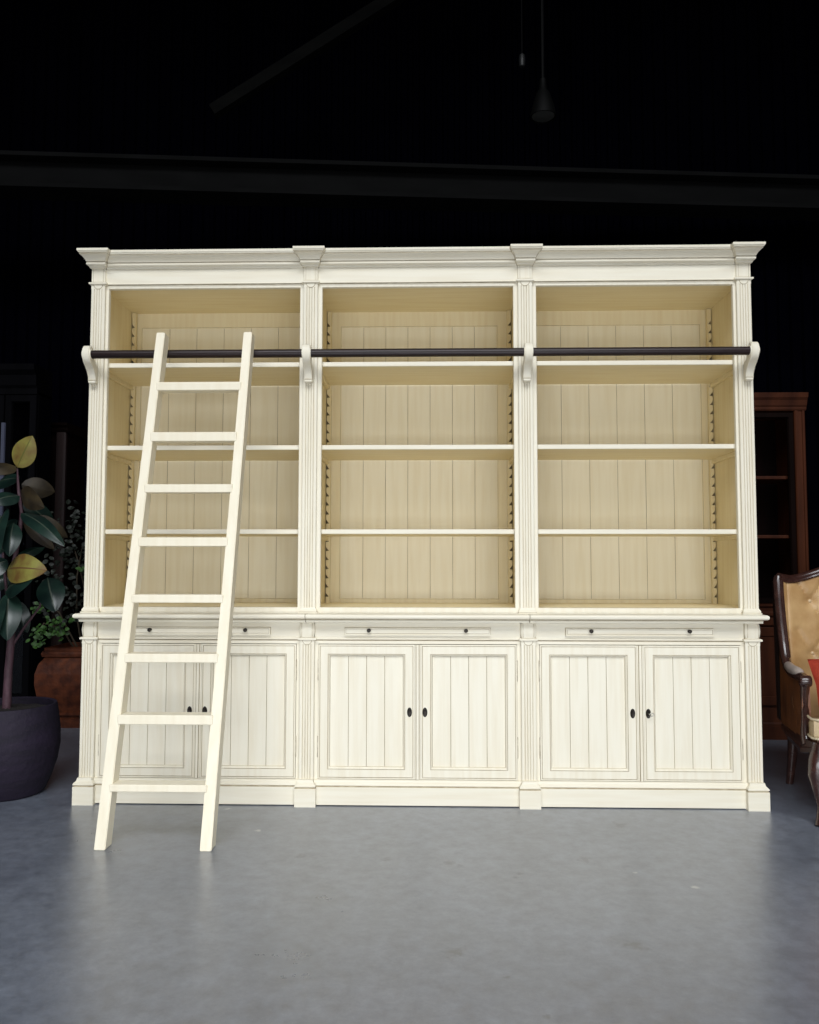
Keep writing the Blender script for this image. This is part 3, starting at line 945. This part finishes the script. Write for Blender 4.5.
mould_run(mb, X0 - .01, X1 + .01, F + .005, B, [(0, .01), (.075, .01), (.08, .004), (.09, .004), (.10, -.004)])
mb.build('plinth', MAHOG, rc)

gc = thing('display_cabinet', 'tall black glazed display cabinet at the far left behind the rubber plant', 'cabinet', (-3.1, 2.1, 0))
gx0, gx1, gy0, gy1 = -3.62, -2.655, 1.9, 2.12
MB().box(gx0, gx1, gy1 - .02, gy1, .10, 2.22).build('back_panel', EBONY, gc)
for xs in ((gx0, gx0 + .022), (gx1 - .022, gx1)):
    MB().box(xs[0], xs[1], gy0 + .03, gy1 - .02, .10, 2.22).build('side_panel', EBONY, gc)
mb = MB(); mould_run(mb, gx0 - .0, gx1 - .0, gy0, gy1, [(2.2, 0), (2.24, .0), (2.26, .015), (2.33, .02), (2.36, .05), (2.40, .055)]); mb.build('cornice', EBONY, gc)
mb = MB(); mould_run(mb, gx0, gx1, gy0, gy1, [(0, .01), (.09, .01), (.10, 0)]); mb.build('plinth', EBONY, gc)
GLINT = mat('grey_glass_glint', (0.075, 0.08, 0.115), 0.45, var=(0.05, 0.055, 0.085), scale=(20, 20, 2))  # blue-grey colour stands for a reflection on the cabinet glass
gm = (gx0 + gx1) / 2 + .27
for a, b in ((gx0, -2.882), (-2.878, gx1)):
    mb = MB()
    mb.rect_loops(a + .002, b - .002, .105, 2.195, [(0, gy0 + .028), (0, gy0 + .004), (.003, gy0), (.045, gy0), (.05, gy0 + .012)], back=gy0 + .028)
    o = mb.build('glazed_door', EBONY, gc)
    MB().box(a + .05, b - .05, gy0 + .016, gy0 + .020, .153, 2.147).build('glass_pane', GLASS, o)
mb = MB(); mb.prism([(-2.895, gy0 - .001), (-2.891, gy0 - .012), (-2.869, gy0 - .012), (-2.865, gy0 - .001)], 'z', .105, 2.0)
mb.build('glint_strip', GLINT, gc)['label'] = 'blue-grey strip painted as a reflection on the glass'
for z in (.6, 1.05, 1.5):
    MB().box(gx0 + .023, gx1 - .023, gy0 + .06, gy1 - .021, z, z + .02).build('shelf', EBONY, gc)

# slim reddish cabinet with a moulded top, beyond the planter
sc = thing('slim_wood_cabinet', 'slim dark red-brown wooden cabinet rising behind the leafy shrub', 'cabinet', (-2.77, 2.6, 0))
sx0, sx1, sy0, sy1 = -2.88, -2.695, 2.45, 2.78
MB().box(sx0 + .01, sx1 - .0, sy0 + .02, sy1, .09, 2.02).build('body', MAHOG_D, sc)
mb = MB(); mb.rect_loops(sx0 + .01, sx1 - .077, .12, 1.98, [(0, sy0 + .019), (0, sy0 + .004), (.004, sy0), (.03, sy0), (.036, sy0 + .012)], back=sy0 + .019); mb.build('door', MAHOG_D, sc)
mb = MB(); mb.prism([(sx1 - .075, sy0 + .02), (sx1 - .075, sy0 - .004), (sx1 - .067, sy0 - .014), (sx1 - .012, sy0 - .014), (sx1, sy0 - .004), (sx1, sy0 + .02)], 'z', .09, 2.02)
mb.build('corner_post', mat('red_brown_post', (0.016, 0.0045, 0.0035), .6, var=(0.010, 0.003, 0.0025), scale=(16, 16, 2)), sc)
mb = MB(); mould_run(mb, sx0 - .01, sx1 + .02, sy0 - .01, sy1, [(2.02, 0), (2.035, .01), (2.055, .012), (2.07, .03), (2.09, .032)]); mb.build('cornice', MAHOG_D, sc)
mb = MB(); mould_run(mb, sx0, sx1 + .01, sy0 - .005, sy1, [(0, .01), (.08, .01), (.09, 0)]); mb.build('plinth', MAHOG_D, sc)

# ------------------------------------------------------------------ tan leather wing armchair
LEATHER = mat('tan_leather', (0.50, 0.32, 0.145), 0.42, var=(0.36, 0.20, 0.075), scale=(9, 9, 9), detail=5, lo=.3, hi=.62, bump=0.15, bscale=160, spec=.45)
LEATHER_P = mat('worn_pale_leather', (0.46, 0.34, 0.19), 0.45, var=(0.36, 0.20, 0.08), scale=(8, 8, 8), detail=5, lo=.3, hi=.6, bump=0.15, bscale=160)
LEATHER_D = mat('brown_leather', (0.22, 0.070, 0.015), 0.45, var=(0.085, 0.025, 0.006), scale=(7, 7, 7), detail=5, lo=.3, hi=.7, bump=0.15, bscale=160)
LEATHER_B = mat('dark_back_leather', (0.014, 0.007, 0.005), 0.5, var=(0.008, 0.004, 0.003), scale=(9, 9, 9))
WALNUT = mat('polished_walnut', (0.050, 0.020, 0.015), 0.25, var=(0.024, 0.009, 0.007), scale=(26, 26, 26), lo=.35, hi=.7, spec=.6, coat=.3)
PIPE = mat('pale_piping', (0.50, 0.42, 0.28), 0.5)
BUTTON = mat('leather_button', (0.50, 0.36, 0.20), 0.35)

ch = thing('wing_armchair', 'tan buttoned leather wing armchair with carved walnut frame, right of the cream bookcase', 'armchair', (1.99, 0.01, 0), R(-13))
W = dict(world=False)
# legs
for s in (-1, 1):
    mb = MB()
    mb.tube([(s * .300, -.275, .31), (s * .320, -.295, .25), (s * .328, -.305, .20), (s * .318, -.295, .13), (s * .308, -.285, .07), (s * .316, -.30, .025), (s * .321, -.312, .0)],
            [.036, .037, .033, .023, .0165, .018, .021], 14)
    mb.build('front_leg', WALNUT, ch, smooth=True, **W)
    mb = MB()
    mb.tube([(s * .300, .26, .31), (s * .302, .275, .22), (s * .305, .30, .12), (s * .312, .335, .0)], [.026, .025, .021, .017], 12)
    mb.build('rear_leg', WALNUT, ch, smooth=True, **W)
# seat rail: serpentine wood apron all round
def seat_outline(g=0.0):
    p = [(-.345 - g, .29 + g), (-.36 - g, .05), (-.358 - g, -.20), (-.335 - g, -.29 - g), (-.25, -.315 - g), (0, -.335 - g), (.25, -.315 - g), (.335 + g, -.29 - g), (.358 + g, -.20), (.36 + g, .05), (.345 + g, .29 + g)]
    return p
mb = MB()
loops = []
for z, g in ((.262, -.006), (.268, .004), (.285, .006), (.29, 0), (.325, 0)):
    lp_ = []
    for (x_, y_) in seat_outline(g):
        dz = 0.0
        if z < .29:
            dz = -.018 * math.cos(x_ * 9.0) if y_ < -.25 else -.004
        lp_.append((x_, y_, z + dz))
    loops.append(lp_)
mb.rings(loops)
mb.build('seat_rail', WALNUT, ch, **W)
mb = MB()
loops = [[(x_ * .97, y_ * .97, z) for x_, y_ in seat_outline(-.01)] for z in (.325, .338)]
mb.rings(loops)
mb.build('seat_deck', LEATHER_D, ch, **W)
# seat cushion
def soft_box(mb, x0, x1, y0, y1, z0, z1, r, puff=0.015, n=14, mi=0):
    cx, cy, cz = (x0 + x1) / 2, (y0 + y1) / 2, (z0 + z1) / 2
    hx, hy, hz = (x1 - x0) / 2, (y1 - y0) / 2, (z1 - z0) / 2
    b = mb.bm
    before = set(b.faces)
    res = bmesh.ops.create_cube(b, size=2)
    vs = res['verts']
    es = list({e for v in vs for e in v.link_edges})
    bmesh.ops.subdivide_edges(b, edges=es, cuts=n, use_grid_fill=True)
    for v in [v for f in b.faces if f not in before for v in f.verts]:
        v.tag = True
    for v in b.verts:
        if v.tag:
            x_, y_, z_ = v.co
            p = Vector((x_ * hx, y_ * hy, z_ * hz))
            q = Vector((max(-hx + r, min(hx - r, p.x)), max(-hy + r, min(hy - r, p.y)), max(-hz + r, min(hz - r, p.z))))
            dd = p - q
            if dd.length > 1e-6:
                p = q + dd.normalized() * r
            p.z += puff * (1 - x_ * x_) * (1 - y_ * y_) * z_
            p.y += puff * .6 * (1 - x_ * x_) * (1 - z_ * z_) * y_
            v.co = p + Vector((cx, cy, cz))
            v.tag = False
    for f in b.faces:
        if f not in before:
            f.material_index = mi
mb = MB()
soft_box(mb, -.308, .308, -.318, .19, .338, .425, .02)
for v in mb.bm.verts:
    k = max(0.0, min(1.0, (-.205 - v.co.y) / .02))
    v.co.x *= 1 + .105 * k
    if v.co.z > .38:
        v.co.z -= .085 * (v.co.y + .318) / .5
cu = mb.build('seat_cushion', LEATHER_P, ch, smooth=60, **W)
for z in (.419, .344):
    mb = MB()
    k = .012
    mb.tube([(-.338, -.230, z), (-.340, -.25, z), (-.337, -.300, z), (-.322, -.316, z), (-.15, -.3225, z), (0, -.325, z), (.15, -.3225, z), (.322, -.316, z), (.337, -.300, z), (.340, -.25, z), (.338, -.230, z)], .005, 8)
    mb.build('piping', PIPE, cu, smooth=True, **W)
# tufted back: concave sheet with dimples, with a thickness
def crest(x_):
    a = abs(x_) / .36
    return 1.045 - .078 * (0.5 - 0.5 * math.cos(math.pi * min(1, a * 1.08))) + (0.012 * max(0, a - .86) / .14)
def back_y(x_, z_):
    a = abs(x_) / .36
    return .225 + .10 * (z_ - .42) - .085 * a ** 3.2
BUT = []
for row, z_ in enumerate((.50, .615, .735, .855)):
    off = 0 if row % 2 == 0 else .0725
    for k in range(-3, 4):
        bx_ = k * .145 + off
        if abs(bx_) < .235:
            BUT.append((bx_, z_ + .012))
NX, NZ = 60, 64
front = []
for i in range(NX + 1):
    x_ = -.335 + .67 * i / NX
    colv = []
    ztop = crest(x_) - .016
    for j in range(NZ + 1):
        z_ = .335 + (ztop - .335) * j / NZ
        d_ = 0.0
        for bx_, bz_ in BUT:
            r2 = ((x_ - bx_) ** 2 + (z_ - bz_) ** 2)
            d_ = max(d_, .028 * math.exp(-r2 / (2 * .019 ** 2)))
            # diagonal folds between neighbouring buttons
            for sx_ in (-1, 1):
                ex_, ez_ = sx_ * .0725, .119
                t_ = ((x_ - bx_) * ex_ + (z_ - bz_) * ez_) / (ex_ * ex_ + ez_ * ez_)
                if 0 < t_ < 1:
                    px_, pz_ = x_ - bx_ - t_ * ex_, z_ - bz_ - t_ * ez_
                    d_ = max(d_, .014 * math.exp(-(px_ * px_ + pz_ * pz_) / (2 * .0050 ** 2)))
        edge = min(1, (1 - abs(x_) / .335) / .08) if abs(x_) > .30 else 1
        y_ = back_y(x_, z_) - .018 * math.sqrt(max(0, edge)) + d_
        colv.append((x_, y_, z_))
    front.append(colv)
mb = MB()
b = mb.bm
vf = [[b.verts.new(p) for p in c_] for c_ in front]
vb = [[b.verts.new((p[0] * 1.02, back_y(p[0], p[2]) + .03, p[2])) for p in c_] for c_ in front]
for i in range(NX):
    for j in range(NZ):
        b.faces.new((vf[i][j], vf[i + 1][j], vf[i + 1][j + 1], vf[i][j + 1]))
        b.faces.new((vb[i][j], vb[i][j + 1], vb[i + 1][j + 1], vb[i + 1][j]))
    for j in (0, NZ):
        b.faces.new((vf[i][j], vf[i + 1][j], vb[i + 1][j], vb[i][j]))
for j in range(NZ):
    for i in (0, NX):
        b.faces.new((vf[i][j], vf[i][j + 1], vb[i][j + 1], vb[i][j]))
bk = mb.build('tufted_back', LEATHER, ch, smooth=50, **W)
for bx_, bz_ in BUT:
    MB().lathe([(.0005, -.006), (.006, -.005), (.0095, -.001), (.0095, .002), (.004, .004)], (bx_, back_y(bx_, bz_) + .008, bz_), 14, axis='y').build('button', BUTTON, bk, smooth=True, **W)
# outside of the back
mb = MB()
loops = []
for i in range(21):
    x_ = -.375 + .75 * i / 20
    lo_ = (x_, back_y(x_ * .96, .33) + .034, .325)
    hi_ = (x_, back_y(x_ * .96, crest(x_ * .95)) + .034, crest(x_ * .95) - .01)
    th_ = .055
    loops.append([lo_, hi_, (hi_[0], hi_[1] + th_, hi_[2] - .01), (lo_[0], lo_[1] + th_ + .02, lo_[2])])
mb.rings(loops)
mb.build('outside_back', LEATHER_B, ch, **W)
# carved wood frame: crest, posts, sweeping down into arms and their supports
mb = MB()
path, rad = [], []
for i in range(41):
    x_ = -.362 + .724 * i / 40
    path.append((x_, back_y(x_ * .97, crest(x_)) - .004, crest(x_)))
    rad.append(.021)
mb.tube(path, rad, 12, flat=1.0)
mb.tube([(p[0], p[1] - .018, p[2] - .010) for p in path], [.0085] * len(path), 8)
mb.build('crest_rail', WALNUT, ch, smooth=True, **W)
for s in (-1, 1):
    mb = MB()
    yt = back_y(.362, .97)
    pts_ = [(s * .364, yt - .004, .985), (s * .366, yt - .006, .965), (s * .366, yt - .022, .88), (s * .364, yt - .045, .78), (s * .361, yt - .07, .69), (s * .360, yt - .10, .62), (s * .358, yt - .145, .578),
            (s * .354, yt - .20, .562), (s * .346, yt - .28, .562), (s * .338, yt - .345, .565), (s * .335, yt - .385, .560)]
    mb.tube(pts_, [.016, .022, .0225, .022, .021, .020, .018, .017, .018, .021, .018], 12)
    mb.tube([(p[0] - s * .014, p[1] - .015, p[2] + .002) for p in pts_[1:6]], .007, 8)
    # scroll at the arm front and the moulded support below it
    mb.lathe([(.004, -.024), (.02, -.023), (.024, -.017), (.024, .017), (.02, .023), (.004, .024)], (s * .335, yt - .378, .555), 20, axis='x')
    mb.tube([(s * .335, yt - .375, .545), (s * .334, yt - .355, .50), (s * .334, yt - .352, .45), (s * .337, yt - .367, .39), (s * .342, yt - .39, .335), (s * .340, yt - .41, .30)], [.020, .017, .016, .017, .020, .022], 12)
    mb.tube([(s * .335, yt - .395, .540), (s * .334, yt - .372, .50), (s * .334, yt - .368, .45), (s * .337, yt - .383, .39), (s * .342, yt - .41, .335)], [.006] * 5, 8)
    mb.build('arm', WALNUT, ch, smooth=True, **W)
    # pad on the arm
    mb = MB()
    mb.tube([(s * .359, yt - .13, .585), (s * .358, yt - .155, .589), (s * .353, yt - .21, .580), (s * .347, yt - .27, .580), (s * .342, yt - .31, .580), (s * .340, yt - .325, .577)], [.008, .020, .022, .022, .018, .008], 14)
    mb.build('arm_pad', mat('grey_worn_pad', (0.36, 0.30, 0.26), .4), ch, smooth=True, **W)
    # leather side under the arm (outside brown, inside tan) and wing inside the post
    mb = MB()
    loops = []
    for k in range(9):
        t_ = k / 8
        y_ = yt - .03 - .335 * t_
        ztop = .60 - .04 * min(1, t_ * 2.5)
        if t_ < .3:
            ztop = .56 + (.3 - t_) * .55
        dx_ = .028 * t_
        loops.append([(s * (.372 - dx_ * .6), y_, .318), (s * (.371 - dx_), y_, ztop), (s * (.345 - dx_), y_, ztop), (s * (.340 - dx_), y_, .318)])
    mb.rings(loops)
    mb.build('side_panel', LEATHER_D, ch, **W)
    mb = MB()
    loops = []
    for k in range(15):
        z_ = .42 + (.965 - .42) * k / 14
        yb_ = back_y(.335, z_) + .01
        yf_ = yt - .01 - (.10 * max(0, (.72 - z_) / .15) ** .8 if z_ < .72 else 0) - .06 * max(0, (.95 - z_)) / .5
        yf_ = min(yf_, yb_ - .012)
        loops.append([(s * .318, yb_ - .008, z_), (s * .348, yf_, z_), (s * .358, yf_ + .004, z_), (s * .352, yb_ + .02, z_)])
    mb.rings(loops)
    mb.build('wing', LEATHER, ch, smooth=50, **W)

# red cushion leaning on the chair back
RED = mat('red_cushion_fabric', (0.36, 0.042, 0.020), 0.8, var=(0.28, 0.028, 0.014), scale=(30, 30, 30), bump=0.3, bscale=220, spec=.2)
mb = MB()
b = mb.bm
n = 22
for sgn in (1, -1):
    vs = []
    for i in range(n + 1):
        r_ = []
        for j in range(n + 1):
            u, v = -1 + 2 * i / n, -1 + 2 * j / n
            w_ = (max(0, (1 - u ** 2) * (1 - v ** 2))) ** .42
            pin = 1 - .05 * (1 - abs(u * v))
            r_.append(b.verts.new((u * .23 * pin, sgn * -.045 * w_, v * .122 * pin)))
        vs.append(r_)
    for i in range(n):
        for j in range(n):
            b.faces.new((vs[i][j], vs[i + 1][j], vs[i + 1][j + 1], vs[i][j + 1]))
cu2 = mb.build('cushion', RED, None, smooth=60)
cu2['label'] = 'red lumbar cushion leaning in the tan leather armchair'
cu2['category'] = 'cushion'
cu2.location = (1.925, -0.040, 0.535)
cu2.rotation_euler = (Matrix.Rotation(R(-13), 3, 'Z') @ Matrix.Rotation(R(-30), 3, 'X') @ Matrix.Rotation(R(-4), 3, 'Y')).to_euler()

# ------------------------------------------------------------------ unlit lamps high up
LAMPM = mat('black_lamp_metal', (0.0018, 0.0018, 0.0018), .6, spec=.1)
LAMPG = mat('lamp_frosted_glass', (0.05, 0.05, 0.045), .5)
pn = thing('pendant_lamp', 'unlit bell-shaped pendant lamp hanging high in the dark', 'lamp', (0.926, 2.5, 4.48))
mb = MB(); mb.lathe([(.001, .30), (.025, .30), (.03, .22), (.05, .19), (.08, .10), (.098, .02), (.10, .0), (.092, .0), (.088, .02), (.001, .05)], (.926, 2.5, 4.46), 32); mb.build('lamp_shade', LAMPM, pn, smooth=True)
mb = MB(); mb.lathe([(.001, -.006), (.05, -.004), (.086, .004), (.086, .012), (.001, .014)], (.926, 2.5, 4.463), 32); mb.build('diffuser', LAMPG, pn, smooth=True)
mb = MB(); mb.tube([(.926, 2.5, 4.75), (.926, 2.5, 8.2)], .012, 8); mb.build('rod', LAMPM, pn, smooth=True)
sp = thing('spot_lamp', 'tiny unlit spot lamp above the bell-shaped pendant lamp', 'lamp', (0.826, 3.0, 5.2))
mb = MB(); mb.lathe([(.001, .0), (.022, .0), (.026, .01), (.028, .07), (.022, .10), (.001, .102)], (.826, 3.0, 5.18), 20); mb.build('lamp_body', mat('grey_lamp_metal', (.012, .012, .012), .5), sp, smooth=True)
mb = MB(); mb.tube([(.826, 3.0, 5.28), (.826, 3.0, 8.2)], .006, 8); mb.build('cord', LAMPM, sp, smooth=True)
